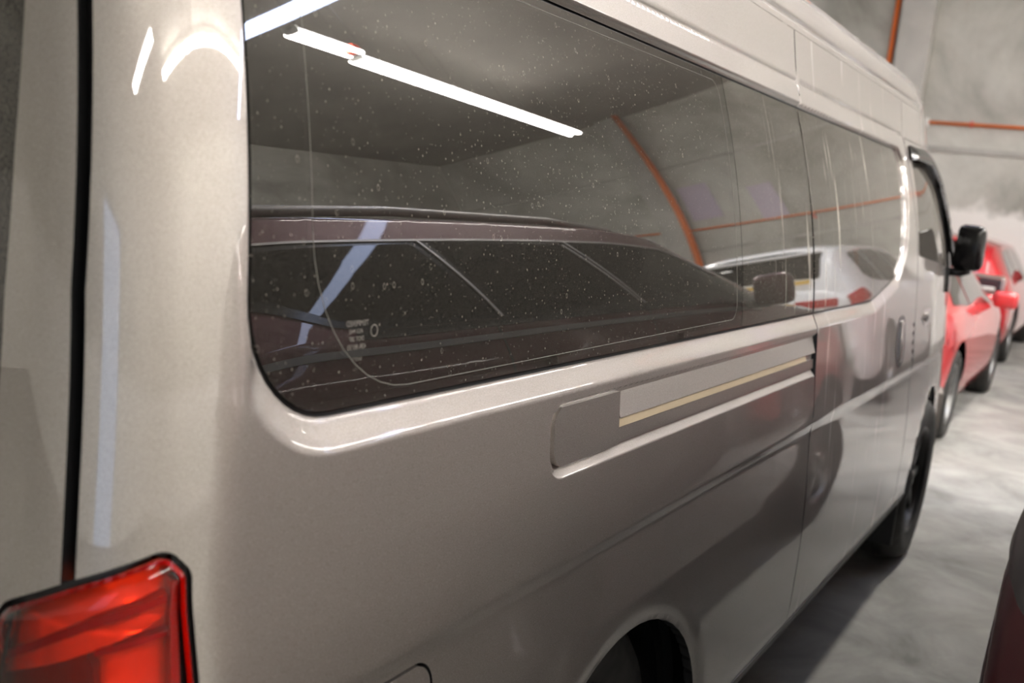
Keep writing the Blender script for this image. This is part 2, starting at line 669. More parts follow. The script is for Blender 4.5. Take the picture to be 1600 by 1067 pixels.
# conduits and box on the front wall
c = tube('electrical_conduit', [(X1 - .03, 2.72, 2.0), (X1 - .03, 2.72, ZC)], .035, M['orange'])
tag(c, 'upright orange conduit beside the pier behind the van roof', 'pipe')
c = empty('electrical_conduit', (0, 0, 0))
tag(c, 'long level orange conduit running along the front wall from a white box', 'pipe')
tube('pipe', [(X1 - .05, 2.05, 2.785), (X1 - .05, -.6, 2.785), (X1 - .05, -4.9, 2.98), (X1 - .05, -6.0, 3.1)], .022, M['orange'], c)
for y in (1.5, .2, -1.4, -3.0): box('clip', X1 - .075, X1 - .002, y - .015, y + .015, 2.75, 2.83 + (.03 if y < -1 else 0), M['pinktag'], c)
b = box('junction_box', X1 - .08, X1, 2.05, 2.17, 2.71, 2.84, M['boxwhite'], bev=.008)
tag(b, 'small white junction box at the end of the level conduit', 'box')
c = tube('electrical_conduit', [(X1 - .26, -4.95, .6), (X1 - .26, -4.95, ZC)], .06, M['orange'])
tag(c, 'orange upright conduit on the pier mirrored in the rear side window', 'pipe')
for i, (ya, yb, za, zb, lb) in enumerate(((-4.86, -4.35, 3.2, 4.05, 'taller'), (-3.75, -3.35, 2.95, 3.75, 'smaller'))):
    p = box('reflection_panel', X1 - .03, X1 - .001, ya, yb, za, zb, M['lilac'])  # stands in for a lilac reflection, not a real board
    tag(p, '%s pale lilac panel on the front wall, added for a lilac reflection in the van side glass' % lb, 'panel')

# ceiling battens: lit twin tubes
def batten(loc, rz, length, label, group=None, red=False, bright=False):
    t = empty('ceiling_light', loc, rz)
    tag(t, label, 'light', group)
    bm = bmesh.new()
    h = length / 2
    bm_box(bm, -h, h, -.06, .06, .0, .05, .004)
    bm_box(bm, -h, -h + .02, -.075, .075, -.045, .05)
    bm_box(bm, h - .02, h, -.075, .075, -.045, .05)
    from_bm('housing', bm, M['fixture'], t)
    for s in (-1, 1):
        tube('lamp_tube', [(-h + .02, s * .07, -.036), (h - .02, s * .07, -.036)], .034, M['tube_bright' if bright else 'tube'], t, 10)
    tube('suspension_rod', [(-h * .7, 0, .05), (-h * .7, 0, ZC - loc[2])], .0025, M['beam'], t, 6)
    tube('suspension_rod', [(h * .7, 0, .05), (h * .7, 0, ZC - loc[2])], .0025, M['beam'], t, 6)
    if red:
        box('end_clip', h - .12, h - .02, -.09, .09, -.05, .06, M['pinktag'], t)
    return t


LH = 5.0
def along(p, q, gap, n, labels, red=(), bright=False, zz=LH):
    p, q = np.array(p), np.array(q)
    L = np.hypot(*(q - p))
    seg = (L - gap * (n - 1)) / n
    d = (q - p) / L
    for k in range(n):
        c = p + d * (k * (seg + gap) + seg / 2)
        batten((c[0], c[1], zz), math.atan2(d[1], d[0]), seg, labels[k] if isinstance(labels, list) else labels, None if isinstance(labels, list) else 'batten lights out of the frame', k in red, bright)


along((4.62, -3.80), (5.50, -3.90), .06, 1, ['short lit batten light with a red clip mirrored at the top left of the window'], (0,))
along((5.62, -4.0), (10.9, -4.68), .02, 3, ['lit batten light mirrored as the near third of the long glare', 'lit batten light mirrored as the middle third of the long glare', 'lit batten light mirrored as the far third of the long glare'])
HID = 'unseen lit twin tube batten light, placed to light the van and floor'
for (xa, ya) in ((-6.2, -4.1), (-4.2, -6.2), (-1.7, -6.2), (.75, -6.2), (3.2, -6.2)):  # unseen battens added to brighten the van's side and rear pillar
    along((xa, ya), (xa + 2.3, ya), 0, 1, HID, bright=ya < -5, zz=5.8 if ya < -5 else LH)
for (xa, ya) in ((3.3, -.45), (5.8, -.45), (-2.5, 3.6), (2.2, 4.2)):  # over-gap row follows the floor's shadow edge; far pair added to light the roof
    along((xa, ya), (xa + 2.4, ya), 0, 1, HID)

# ================================================================== THE VAN
van = empty('van', (0, 0, 0))
tag(van, 'silver high-sided van with dark privacy glass filling the picture', 'van')

# side profile: v = height up to 1.80, then arc length over the roof
_z = np.linspace(.20, 1.80, 1601)
_lo = pchip([.20, .26, .31, .36, .40, .55, .70, .89, 1.0, 1.08, 1.128], [.06, .03, -.008, -.030, -.038, -.040, -.035, -.024, -.012, -.0045, 0.], _z)
_s = _z - 1.128
_mid = .10 * _s + .285 * _s * _s
_hi = pchip([1.603, 1.655, 1.80], [.112, .130, .160], _z)
_y = np.where(_z < 1.128, _lo, np.where(_z < 1.603, _mid, _hi))
_k = np.exp(-.5 * (np.arange(-40, 41) / 12.) ** 2); _k /= _k.sum()
_ys = np.convolve(np.pad(_y, 40, mode='edge'), _k, 'valid')
_y = np.where((_z > .25) & (_z < 1.76), _ys, _y)
_rz = np.array([1.80, 1.825, 1.85, 1.872, 1.892, 1.915, 1.94, 1.965, 1.985, 2.003, 2.015, 2.02])
_ry = np.array([.160, .166, .176, .190, .210, .243, .30, .38, .48, .62, .78, .94])
_l = np.r_[0, np.cumsum(np.hypot(np.diff(_rz), np.diff(_ry)))]
VV = np.r_[_z, 1.80 + _l[1:]]
VY = np.r_[_y, _ry[1:]]
VZ = np.r_[_z, _rz[1:]]
VMAX = VV[-1]
UC, RC = -1.05, .12            # rear corner
UREAR = UC - RC * math.pi / 2   # start of the flat rear face
UR0 = UREAR - .82               # rear centre line
XF = 3.5
_t = np.linspace(0, math.pi / 2, 40)
_fx = XF + .45 * np.sin(_t)
_f0 = .0756 * (XF - 2.44) ** 2
_fy = _f0 + .16 * .45 * np.sin(_t) * .6 + (.94 - _f0 - .16 * .45 * .6) * (1 - np.cos(_t))
_fl = XF + np.r_[0, np.cumsum(np.hypot(np.diff(_fx), np.diff(_fy)))]
UF1 = _fl[-1]


def van_base(u, v):
    u, v = np.asarray(u, float), np.asarray(v, float)
    y = np.interp(v, VV, VY)
    z = np.interp(v, VV, VZ)
    th = np.clip((UC - u) / RC, 0, math.pi / 2)
    x = np.where(u >= UC, np.minimum(u, XF), UC - RC * np.sin(th))
    yo = RC * (1 - np.cos(th)) + np.maximum(UREAR - u, 0)
    x = np.where(u > XF, np.interp(u, _fl, _fx), x)
    yo = yo + np.where(u > XF, np.interp(u, _fl, _fy), .0756 * np.maximum(u - 2.44, 0) ** 2)
    lean = np.maximum(z - 1.0, 0) * .075 + np.maximum(z - 1.7, 0) * .15
    x = x + lean * sm((-.6 - u) / .45)
    x = x - .55 * np.maximum(z - 1.15, 0) * sm((u - 2.2) / 1.3)
    yy = np.minimum(y + yo, .94)
    return np.stack([x, yy, z], -1)


def van_n(u, v):
    return -normals(van_base, u, v, 2e-3) if False else normals(van_base, u, v, 2e-3)


GL = rounded([(-1.049, 1.128, .11), (.9, 1.128, 0), (.9, 1.603, 0), (-1.033, 1.603, .07)])        # quarter glass opening
DGP = [(1.44, 1.128, .4), (1.80, 1.19, .2), (1.95, 1.29, .15), (2.03, 1.47, .15), (2.05, 1.603, .05)]
DG = rounded([(.70, 1.128, 0)] + DGP + [(.70, 1.603, 0)])        # sliding-door glass opening
RAIL = rounded([(-.505, .997, .028), (.9, .997, 0), (.9, 1.081, 0), (-.505, 1.081, .028)])
ARC_R = (-.20, .301, .386)
ARC_F = (2.80, .33, .395)
FW = rounded([(2.15, 1.255, .02), (2.93, 1.205, .2), (3.27, 1.20, .02), (3.285, 1.245, .03), (3.20, 1.40, .1), (2.98, 1.53, .15), (2.60, 1.60, .3), (2.21, 1.590, .02)])


def ledge(P, poly, din):
    """signed pressed recess around a glass opening (negative = inward)"""
    d = pdist(poly, P)
    ins = inside(poly, P)
    c = poly.mean(0)
    below = sm((1.21 - P[:, 1]) / .06)
    w = .011 + .022 * below - .006 * sm((P[:, 1] - 1.55) / .04)
    r = np.where(ins, 1., 1 - np.clip(d / w, 0, 1))
    r = np.where(ins, 1., r * r * (3 - 2 * r) * .35 + r * .65)
    return -din * r


def van_disp(u, v):
    P = np.stack([u, v], 1)
    d = np.zeros(len(u))
    if u.max() > -1.2:
        d += ledge(P, GLX, .013)
        # rail pocket
        dr = pdist(RAILX, P)
        ins = inside(RAILX, P)
        wr = np.where(v < 1.0, .013, np.where(v > 1.075, .003, .008))
        d += -.010 * np.where(ins, 1, 1 - np.clip(dr / wr, 0, 1)) * (u < GAPX)
    # crease stripe
    d += np.where(v > .872, 0, -.0050 * np.clip((.872 - v) / .022, 0, 1) * sm((v - .66) / .185)) * sm((u + 1.15) / .2)
    # roof folds
    d += -.0035 * np.exp(-((v - 1.655) / .004) ** 2) - .006 * np.exp(-((v - 1.797) / .006) ** 2)
    for cx, cz, r in (ARC_R, ARC_F):
        q = np.hypot(u - cx, v - cz) - r
        k = 1 - np.clip(q / .045, 0, 1)
        d += -.010 * k * k
    return d


GLX = np.concatenate([GL[:0], rounded([(-1.049, 1.128, .11)] + DGP + [(-1.033, 1.603, .07)])])
RAILX = RAIL


def VS(u, v):
    u, v = np.asarray(u, float), np.asarray(v, float)
    p = van_base(u, v)
    return p + van_n(u, v) * van_disp(u, v)[:, None]


def VO(off):
    def f(u, v):
        u, v = np.asarray(u, float), np.asarray(v, float)
        return van_base(u, v) + van_n(u, v) * off
    return f


def rows(vs, u0, u1, step):
    uu = np.linspace(u0, u1, int(math.ceil((u1 - u0) / step)) + 1)
    return [np.c_[uu, np.full(len(uu), v)] for v in vs]


def circ(c, r, a0=0, a1=360, n=48):
    return np.array([(c[0] + r * math.cos(t), c[1] + r * math.sin(t)) for t in np.radians(np.linspace(a0, a1, n))])


CRE = [.840, .850, .8555, .861, .8665, .872, .880]
FOLD = [1.642, 1.649, 1.652, 1.655, 1.658, 1.661, 1.668]
GAPX = .80
UG0, UG1 = -1.184, -1.196       # tailgate gap


def ug(base):
    return [(base, .36), (base, 1.24), (base + .014, 1.46), (base + .026, 1.772)]


VB, VT = .36, 1.772


def arch_hole(c, r):
    return np.array([(c[0] + r * math.cos(t), c[1] + r * math.sin(t)) for t in np.linspace(0, 2 * math.pi, 61)[:-1]])


LAMP = rounded([(-1.345, .60, .03), (-1.30, .86, .1), (-1.258, .982, .03), (-1.185, 1.0165, .05), (-1.117, 1.043, .013), (-1.1005, 1.026, .012), (-1.094, .93, .05), (-1.082, .60, .03)])
FUEL = rounded([(-.985, .655, .02), (-.762, .655, .02), (-.762, .8445, .032), (-.985, .8445, .032)])

# --- right rear quarter panel
ext = rows(CRE, UG0, GAPX - .003, .02) + rows(FOLD, UG0, GAPX - .003, .02)
for uu in np.arange(UG0 + .006, -1.0, .012):
    q = np.c_[np.full(80, uu), np.linspace(VB + .01, 1.635, 80)]
    ext.append(q[(pdist(GL, q) > .047)])
for d in (.0025, .005, .0075, .010, .0125, .016, .020, .025, .030, .035, .042): ext.append(offset(densify(GL, .01), d))
for d in (-.002, .0015, .004, .007, .010, .0135, .018): ext.append(offset(densify(RAIL, .02), d))
for d in (.004, .012, .02, .03, .04, .05): ext.append(circ(ARC_R, ARC_R[2] + d, 0, 180, 50))
panel('quarter_panel', VS, ug(UG0) [:1] + [(GAPX - .003, VB), (GAPX - .003, VT)] + ug(UG0)[:0:-1], M['silver'], van,
      holes=[GL, arch_hole(ARC_R, ARC_R[2]), offset(LAMP, .004), offset(FUEL, .002)], extra=ext, du=.05, dv=.04, step=.01, flange=.018, edge_mat=M['seal'])
# --- fuel door
panel('fuel_door', VS, offset(FUEL, -.002), M['silver'], van, extra=[offset(FUEL, -.005)], du=.04, dv=.04, step=.015, flange=.01)
# --- sliding door
ext = rows(CRE, GAPX + .003, 2.128, .03) + rows(FOLD, GAPX + .003, 2.128, .03)
for d in (.003, .006, .009, .012, .016, .020, .025, .030, .035, .042): ext.append(offset(densify(DG, .015), d))
sd = panel('sliding_door', VS, [(GAPX + .003, VB), (2.128, VB), (2.128, VT), (GAPX + .003, VT)], M['silver_streak'], van,
           holes=[DG], extra=ext, du=.06, dv=.05, step=.03, flange=.018, edge_mat=M['seal'])
# --- front door
ext = rows(CRE, 2.13, 3.3, .05)
FD = rounded([(2.135, VB + .02, .02), (3.36, VB + .02, .05), (3.42, 1.10, .03), (3.36, 1.30, .1), (3.05, 1.56, .15), (2.70, 1.645, .1), (2.135, 1.645, .02)])
fd = panel('front_door', VS, FD, M['silver_streak'], van, holes=[FW, arch_hole(ARC_F, ARC_F[2])], extra=ext, du=.06, dv=.05, step=.03, flange=.015, edge_mat=M['seal'])
panel('cab_panel', VS, [(2.134, VB), (UF1, VB), (UF1, VT), (2.134, VT)], M['silver'], van, holes=[offset(FD, .003), arch_hole(ARC_F, ARC_F[2])],
      extra=rows(FOLD, 2.13, UF1, .06), du=.06, dv=.05, step=.04, flange=.01)
# --- roof and far side
panel('roof', VS, [(UR0, VT + .001), (UF1, VT + .001), (UF1, VMAX), (UR0, VMAX)], M['silver'], van,
      extra=rows([1.778, 1.783, 1.786, 1.789, 1.792, 1.795, 1.798, 1.801, 1.804, 1.807, 1.812, 1.82, 1.835, 1.85, 1.865, 1.88, 1.90, 1.92], UR0, UF1, .05), du=.06, dv=.06, step=.05)


def mirrored(S):
    def f(u, v):
        p = S(u, v).copy()
        p[:, 1] = 1.88 - p[:, 1]
        return p
    return f


panel('far_side_shell', mirrored(van_base), [(UR0, VB), (UF1, VB), (UF1, VMAX), (UR0, VMAX)], M['silver'], van, du=.1, dv=.08, step=.08, flip=True)
# --- tailgate
RG = rounded([(-1.275, 1.10, .04), (-1.267, 1.23, .1), (-1.252, 1.34, .1), (-1.2305, 1.45, .1), (-1.20, 1.66, .05), (UR0 - .01, 1.66, 0), (UR0 - .01, 1.10, 0)])
tg = panel('tailgate', VS, [(UR0, VB)] + ug(UG1) + [(UR0, VT)], M['silver'], van, holes=[RG, offset(LAMP, .004)],
           extra=[np.c_[np.full(40, uu), np.linspace(VB + .01, VT - .01, 40)] for uu in np.arange(UG1 - .008, UREAR - .02, -.012)], du=.06, dv=.05, step=.03, flange=.018, edge_mat=M['seal'])
panel('rear_glass', VO(-.006), offset(RG, -.004), M['rearglass'], tg, du=.08, dv=.08)
panel('glass_border', VO(-.010), offset(RG, .004), M['seal'], tg, holes=[offset(RG, -.03)], du=.08, dv=.08)

# --- black shell painted for the shade behind gaps and glass
panel('dark_backing', VO(-.09), [(UR0, .34), (2.10, .34), (2.10, 1.78), (UR0, 1.78)], M['void'], van, holes=[arch_hole(ARC_R, .40)], du=.12, dv=.1, step=.08)
panel('dark_backing', VO(-.09), [(2.10, .34), (UF1 - .1, .34), (UF1 - .1, 1.10), (2.10, 1.10)], M['void'], van, holes=[arch_hole(ARC_F, .42)], du=.12, dv=.1, step=.08)
box('underbody', -1.1, 3.5, .08, 1.80, .30, .36, M['void'], van)
# gap backing strips (rubber seen in the joints)
panel('door_seal', VO(-.020), [(GAPX - .02, .38), (GAPX + .02, .38), (GAPX + .02, 1.79), (GAPX - .02, 1.79)], M['seal'], van, du=.02, dv=.06)
panel('door_seal', VO(-.020), [(2.10, .38), (2.16, .38), (2.16, 1.67), (2.10, 1.67)], M['seal'], van, du=.03, dv=.06)
panel('tailgate_seal', VO(-.024), [(UG1 - .02, 1.045), (UG0 + .025, 1.045), (UG0 + .045, 1.79), (UG1 - .0, 1.79)], M['seal'], van, du=.008, dv=.06)

# --- quarter glass: two panes with a rubber edge
GI = offset(densify(GL, .03), -.005)
def clip_u(poly, a, b):
    """cut a closed polygon to a <= u <= b"""
    for s, lim in ((1, a), (-1, b)):
        out = []
        n = len(poly)
        for i in range(n):
            p, q = poly[i], poly[(i + 1) % n]
            ip, iq = s * (p[0] - lim) >= 0, s * (q[0] - lim) >= 0
            if ip: out.append(p)
            if ip != iq:
                t = (lim - p[0]) / (q[0] - p[0])
                out.append(p + (q - p) * t)
        poly = np.array(out)
    return poly


p1 = panel('rear_quarter_window', VO(-.0125), clip_u(GI, -2, .271), M['privacy'], van, du=.04, dv=.03, step=.02, flange=.004)
p2 = panel('rear_quarter_window', VO(-.0125), clip_u(GI, .2735, GAPX - .006), M['privacy_streak'], van, du=.04, dv=.03, step=.02, flange=.004)
panel('window_seal', VO(-.0165), clip_u(offset(densify(GL, .03), .006), -2, GAPX - .003), M['seal'], van,
      holes=[clip_u(offset(densify(GL, .03), -.013), -2, GAPX + .02)], du=.1, dv=.1, step=.02)
# black printed border on the inside of the pane
FR = rounded([(-.962, 1.143, .15), (.24, 1.150, .03), (.24, 1.585, .03), (-.955, 1.585, .03)])
panel('printed_border', VO(-.0195), clip_u(offset(densify(GL, .03), -.002), -2, .27), M['gloss_black'], p1, holes=[FR], du=.1, dv=.1, step=.03)
tube('film_edge', [tuple(p) for p in VO(-.0124)(*densify(FR, .02).T)] + [tuple(VO(-.0124)(FR[:1, 0], FR[:1, 1])[0])], .0004, mat('film_edge_grey', (.20, .19, .17), .6), p1, 4)
# --- sliding-door glass
DI = clip_u(offset(densify(DG, .03), -.005), GAPX + .006, 3)
dgp = panel('door_window', VO(-.0125), DI, M['privacy_streak'], sd, du=.05, dv=.03, step=.02, flange=.004)
panel('window_seal', VO(-.0165), clip_u(offset(densify(DG, .03), .006), GAPX + .003, 3), M['seal'], sd, holes=[clip_u(offset(densify(DG, .03), -.012), GAPX - .02, 3)], du=.1, dv=.1, step=.02)

# --- sliding rail in its pocket
RC_ = rounded([(-.500, 1.0005, .026), (-.302, 1.0005, 0), (-.302, 1.0785, 0), (-.500, 1.0785, .026)])
panel('rail_cover', VO(-.0015), RC_, M['satin'], van, extra=[offset(densify(RC_, .01), -.003)], du=.03, dv=.02, step=.01, flange=.009)
R0, R1 = -.299, GAPX - .004
def plate_tilt(u, v):
    u, v = np.asarray(u, float), np.asarray(v, float)
    return van_base(u, v) + van_n(u, v) * (-.0015 - .008 * (v - 1.039) / .036)[:, None]
panel('rail_plate', plate_tilt, [(R0, 1.039), (R1, 1.039), (R1, 1.0755), (R0, 1.0755)], M['satin'], van, du=.1, dv=.02, flange=.006)
panel('rail_plate', VO(-.005), [(R0, 1.002), (R1, 1.002), (R1, 1.024), (R0, 1.024)], M['satin'], van, du=.1, dv=.02, flange=.006)
panel('rail_slot', VO(-.0102), [(R0 - .01, 1.000), (GAPX - .0035, 1.000), (GAPX - .0035, 1.080), (R0 - .01, 1.080)], M['black'], van, du=.1, dv=.03)
def rail_tilt(u, v):
    p = VO(-.0085)(u, v)
    k = (np.asarray(v) - 1.0245) / .012
    return p + van_n(np.asarray(u, float), np.asarray(v, float)) * (.0035 * (1 - k))[:, None]
panel('rail_channel', rail_tilt, [(R0, 1.0245), (R1 - .06, 1.0245), (R1 - .06, 1.0365), (R0, 1.0365)], M['tan'], van, du=.1, dv=.006)

# --- tail lamp wrapping the corner
tl = empty('tail_lamp', (0, 0, 0), parent=van)
LI = offset(densify(LAMP, .012), -.001)
def lamp_s(h, drop=.006, w=.012):
    poly = LI
    def f(u, v):
        u, v = np.asarray(u, float), np.asarray(v, float)
        P = np.stack([u, v], 1)
        d = pdist(poly, P)
        k = np.clip(d / w, 0, 1)
        return van_base(u, v) + van_n(u, v) * (h - drop + drop * np.sqrt(np.maximum(1 - (1 - k) ** 2, 0)))[:, None]
    return f


def lens_mat():
    m = bpy.data.materials.new('red_clear_lens')
    m.use_nodes = True
    nt = m.node_tree
    nt.nodes.remove(nt.nodes['Principled BSDF'])
    t = nt.nodes.new('ShaderNodeBsdfTransparent')
    t.inputs[0].default_value = (1.0, .19, .07, 1)
    g = nt.nodes.new('ShaderNodeBsdfGlossy')
    g.inputs['Roughness'].default_value = .03
    f = nt.nodes.new('ShaderNodeFresnel')
    f.inputs[0].default_value = 1.5
    x = nt.nodes.new('ShaderNodeMixShader')
    nt.links.new(f.outputs[0], x.inputs[0])
    nt.links.new(t.outputs[0], x.inputs[1])
    nt.links.new(g.outputs[0], x.inputs[2])
    nt.links.new(x.outputs[0], nt.nodes['Material Output'].inputs[0])
    return m


M['lens'] = lens_mat()
M['reflector'] = mat('lamp_reflector', (.98, .80, .70), .18, .4)
M['lamp_rib'] = mat('lamp_rib_red', (.30, .01, .01), .35)
M['lamp_grey'] = mat('lamp_smoked_insert', (.16, .09, .085), .4)
lex = [offset(LI, -d) for d in (.0015, .003, .005, .007, .009, .012, .016, .020, .024)]
panel('lens', lamp_s(.011, .012, .020), LI, M['lens'], tl, extra=lex, du=.014, dv=.03, step=.01, flange=.014)
panel('lamp_housing', VO(-.055), offset(LAMP, .03), M['void'], tl, du=.03, dv=.05)
panel('lamp_gasket', VO(-.010), offset(densify(LAMP, .012), .004), M['seal'], tl, holes=[offset(LI, -.0025)], du=.02, dv=.04, step=.01)
def refl_s(v_mid, dep, curve):
    def f(u, v):
        u, v = np.asarray(u, float), np.asarray(v, float)
        return van_base(u, v) + van_n(u, v) * (-dep + np.minimum(curve * (v - v_mid) ** 2, .016))[:, None]
    return f


panel('lamp_reflector', refl_s(1.02, .034, 9.), [(-1.33, .895), (-1.103, .990), (-1.103, 1.03), (-1.118, 1.039), (-1.19, 1.014), (-1.256, .985), (-1.305, .90)], M['reflector'], tl, du=.012, dv=.008)
panel('lamp_rib', VO(-.012), [(-1.32, .905), (-1.2634, .936), (-1.216, .960), (-1.177, .9785), (-1.112, 1.001), (-1.112, 1.008), (-1.177, .9865), (-1.216, .968), (-1.2634, .943), (-1.32, .915)], M['lamp_rib'], tl, du=.014, dv=.01, flange=.02)
panel('lamp_reflector', refl_s(.94, .036, 5.), [(-1.34, .80), (-1.104, .80), (-1.104, 1.00), (-1.18, .98), (-1.32, .90)], M['reflector'], tl, du=.012, dv=.012)
panel('lamp_rib', VO(-.014), [(-1.175, .956), (-1.111, .973), (-1.111, .978), (-1.175, .961)], M['lamp_rib'], tl, du=.014, dv=.01, flange=.016)
panel('lamp_insert', VO(-.020), rounded([(-1.32, .70, .01), (-1.172, .70, .02), (-1.180, .945, .02), (-1.192, .966, .004), (-1.30, .912, .01)]), M['lamp_grey'], tl, du=.014, dv=.03, flange=.012)
panel('lamp_rib', VO(-.006), [(-1.1135, .62), (-1.102, .62), (-1.105, 1.02), (-1.111, 1.02)], M['lamp_rib'], tl, du=.01, dv=.04, flange=.02)
panel('lamp_reflector', refl_s(.72, .036, 2.), [(-1.34, .62), (-1.100, .62), (-1.104, .803), (-1.34, .803)], M['reflector'], tl, du=.012, dv=.03)
panel('lamp_bezel', VO(.0005), offset(LI, -.0005), M['lens_red'], tl, holes=[offset(LI, -.0045)], du=.05, dv=.05, step=.008)
# far-side lamp, plain but complete
panel('tail_lamp', mirrored(lamp_s(.010, .008, .011)), LI, M['lens_red'], van, extra=lex, du=.02, dv=.04, step=.012, flip=True)

# --- handles
def on_side(u, v, off=0.):
    p = van_base(np.array([u]), np.array([v]))[0]
    n = van_n(np.array([u]), np.array([v]))[0]
    return Vector(p + n * off)


HC = rounded([(1.80, .90, .06), (1.945, .90, .06), (1.955, 1.066, .06), (1.81, 1.066, .06)])
panel('handle_recess', VO(.0012), HC, M['gloss_black'], sd, du=.03, dv=.03, step=.01)
HB = rounded([(1.85, .915, .02), (1.90, .915, .02), (1.91, 1.05, .02), (1.86, 1.05, .02)])
panel('door_handle', VO(.005), HB, M['silver'], sd, du=.02, dv=.03, step=.008, flange=.015)
HF = rounded([(2.30, 1.005, .02), (2.46, 1.005, .02), (2.46, 1.065, .02), (2.30, 1.065, .02)])
panel('handle_recess', VO(.0012), HF, M['satin'], fd, du=.03, dv=.03, step=.01)
panel('door_handle', VO(.010), rounded([(2.31, 1.022, .01), (2.45, 1.022, .01), (2.45, 1.05, .012), (2.31, 1.05, .012)]), M['silver'], fd, du=.03, dv=.01, step=.008, flange=.015)
panel('lock_barrel', VO(.012), rounded([(2.325, 1.026, .009), (2.345, 1.026, .009), (2.345, 1.046, .009), (2.325, 1.046, .009)]), M['black'], fd, du=.01, dv=.01, step=.006, flange=.01)
for k in range(5):
    zz = 1.015 - k * .030
    panel('door_bumper', VO(.003), rounded([(2.108, zz, .006), (2.122, zz, .006), (2.122, zz + .014, .006), (2.108, zz + .014, .006)]), M['black'], sd, du=.01, dv=.01, step=.005, flange=.006)

# --- front door window, visor, seat
panel('door_window', VO(-.010), offset(FW, -.003), M['clearglass'], fd, du=.06, dv=.05, step=.03)
panel('window_seal', VO(-.013), offset(FW, .008), M['seal'], fd, holes=[offset(FW, -.012)], du=.06, dv=.06, step=.03)
VIS = np.array([(2.17, 1.575), (2.19, 1.625), (2.62, 1.632), (3.0, 1.555), (3.23, 1.41), (3.32, 1.25), (3.315, 1.19), (3.265, 1.195), (3.262, 1.245), (3.18, 1.385), (2.96, 1.51), (2.60, 1.578)])
def vis_s(u, v):
    u, v = np.asarray(u, float), np.asarray(v, float)
    d = pdist(FW, np.stack([u, v], 1))
    return van_base(u, v) + van_n(u, v) * (.004 + .022 * np.exp(-(d / .03) ** 2))[:, None]
panel('window_visor', vis_s, VIS, M['gloss_black'], fd, du=.03, dv=.012, step=.015, flange=.02)
st = empty('front_seat', (0, 0, 0), parent=van)
for nm, a in dict(seat_back=(2.30, 2.42, .25, .72, .75, 1.30), headrest=(2.33, 2.41, .36, .60, 1.33, 1.52), seat_base=(2.30, 2.85, .25, .72, .62, .78)).items():
    box(nm, *a, M['fabric'], st, bev=.04)
tube('belt_strap', [(2.24, .16, .8), (2.22, .22, 1.55)], .018, mat('belt_webbing', (.35, .22, .12), .8), van, 6)

# --- mirror
mr = empty('side_mirror', (0, 0, 0), parent=van)
bm = bmesh.new()
bm_box(bm, -.05, .05, -.062, .062, -.093, .093, .026)
for v in bm.verts:
    k = (v.co.z + .093) / .186
    v.co.y *= .86 + .14 * (1 - k)
    if v.co.x > 0: v.co.y *= .82; v.co.z *= .88
o = from_bm('mirror_housing', bm, M['gloss_black'], mr, True)
o.location = (3.0, -.045, 1.29)
o.rotation_euler = (0, 0, math.radians(-12))
tube('mirror_arm', [(3.0, -.05, 1.20), (2.99, -.02, 1.185), (2.97, .05, 1.185)], .018, M['gloss_black'], mr, 10)
panel('mirror_base', VO(.012), rounded([(2.90, 1.10, .02), (3.06, 1.10, .02), (3.03, 1.26, .03), (2.95, 1.26, .02)]), M['gloss_black'], mr, du=.04, dv=.04, flange=.012)

# --- sills, flaps, bumper
panel('sill_trim', VO(.002), [(.20, .255), (2.39, .255), (2.39, .372), (.20, .372)], M['black'], van, du=.1, dv=.03, flange=.02)
panel('sill_trim', VO(.002), [(-1.15, .255), (-.60, .255), (-.60, .372), (-1.15, .372)], M['black'], van, du=.1, dv=.03, flange=.02)
box('mud_flap', 2.37, 2.385, -.02, .24, .16, .46, M['black'], van, bev=.004)
box('mud_flap', -.625, -.61, .02, .24, .16, .46, M['black'], van, bev=.004)
panel('front_bumper', VO(.018), [(3.32, .26), (UF1, .26), (UF1, .62), (3.36, .62)], M['silver'], van, du=.06, dv=.04, flange=.03)
panel('rear_bumper', VO(.03), [(UR0, .30), (-1.10, .30), (-1.10, .56), (UR0, .56)], M['silver'], van, du=.05, dv=.04, flange=.03)
for c, r in ((ARC_R, .43), (ARC_F, .44)):
    bm = bmesh.new()
    lathe(bm, [(r, .03), (r, .34), (.05, .34)], 36, c=(c[0], 0, c[1]))
    bmesh.ops.delete(bm, geom=[v for v in bm.verts if v.co.z < .20], context='VERTS')
    from_bm('wheel_well', bm, M['void'], van, True)


# --- wheels
def wheel(parent, loc, R=.335, W=.20, side=1, rim=M['darksteel'], nspoke=8):
    w = empty('wheel', loc, parent=parent)
    w.scale = (1, side, 1)
    bm = bmesh.new()
    rr = R * .66
    pr = [(rr, .012), (R * .82, -.004), (R * .92, 0.), (R * .975, .018), (R, .05), (R, W - .05), (R * .975, W - .018), (R * .9, W), (rr, W - .012)]
    lathe(bm, pr, 56)
    from_bm('tyre', bm, M['rubber'], w)
    bm = bmesh.new()
    lathe(bm, [(rr, .012), (rr * .97, .004), (rr * .93, .022), (rr * .90, .07), (rr * .55, .075), (rr * .40, .045), (rr * .16, .04), (rr * .15, .025), (0.001, .022)], 40)
    from_bm('rim', bm, rim, w)
    for k in range(nspoke):
        a = 2 * math.pi * k / nspoke
        bm = bmesh.new()
        bm_box(bm, rr * .30, rr * .93, -.012, .012, -rr * .09, rr * .09, .006)
        o = from_bm('spoke', bm, rim, w)
        o.location = (0, .045, 0)
        o.rotation_euler = (0, a, 0)
    bm = bmesh.new()
    lathe(bm, [(R * .998, .05), (R * 1.008, .06), (R * 1.008, W * .45), (R * .995, W * .47), (R * .995, W * .53), (R * 1.008, W * .55), (R * 1.008, W - .06), (R * .998, W - .05)], 56)
    from_bm('tread', bm, M['rubber'], w)
    return w


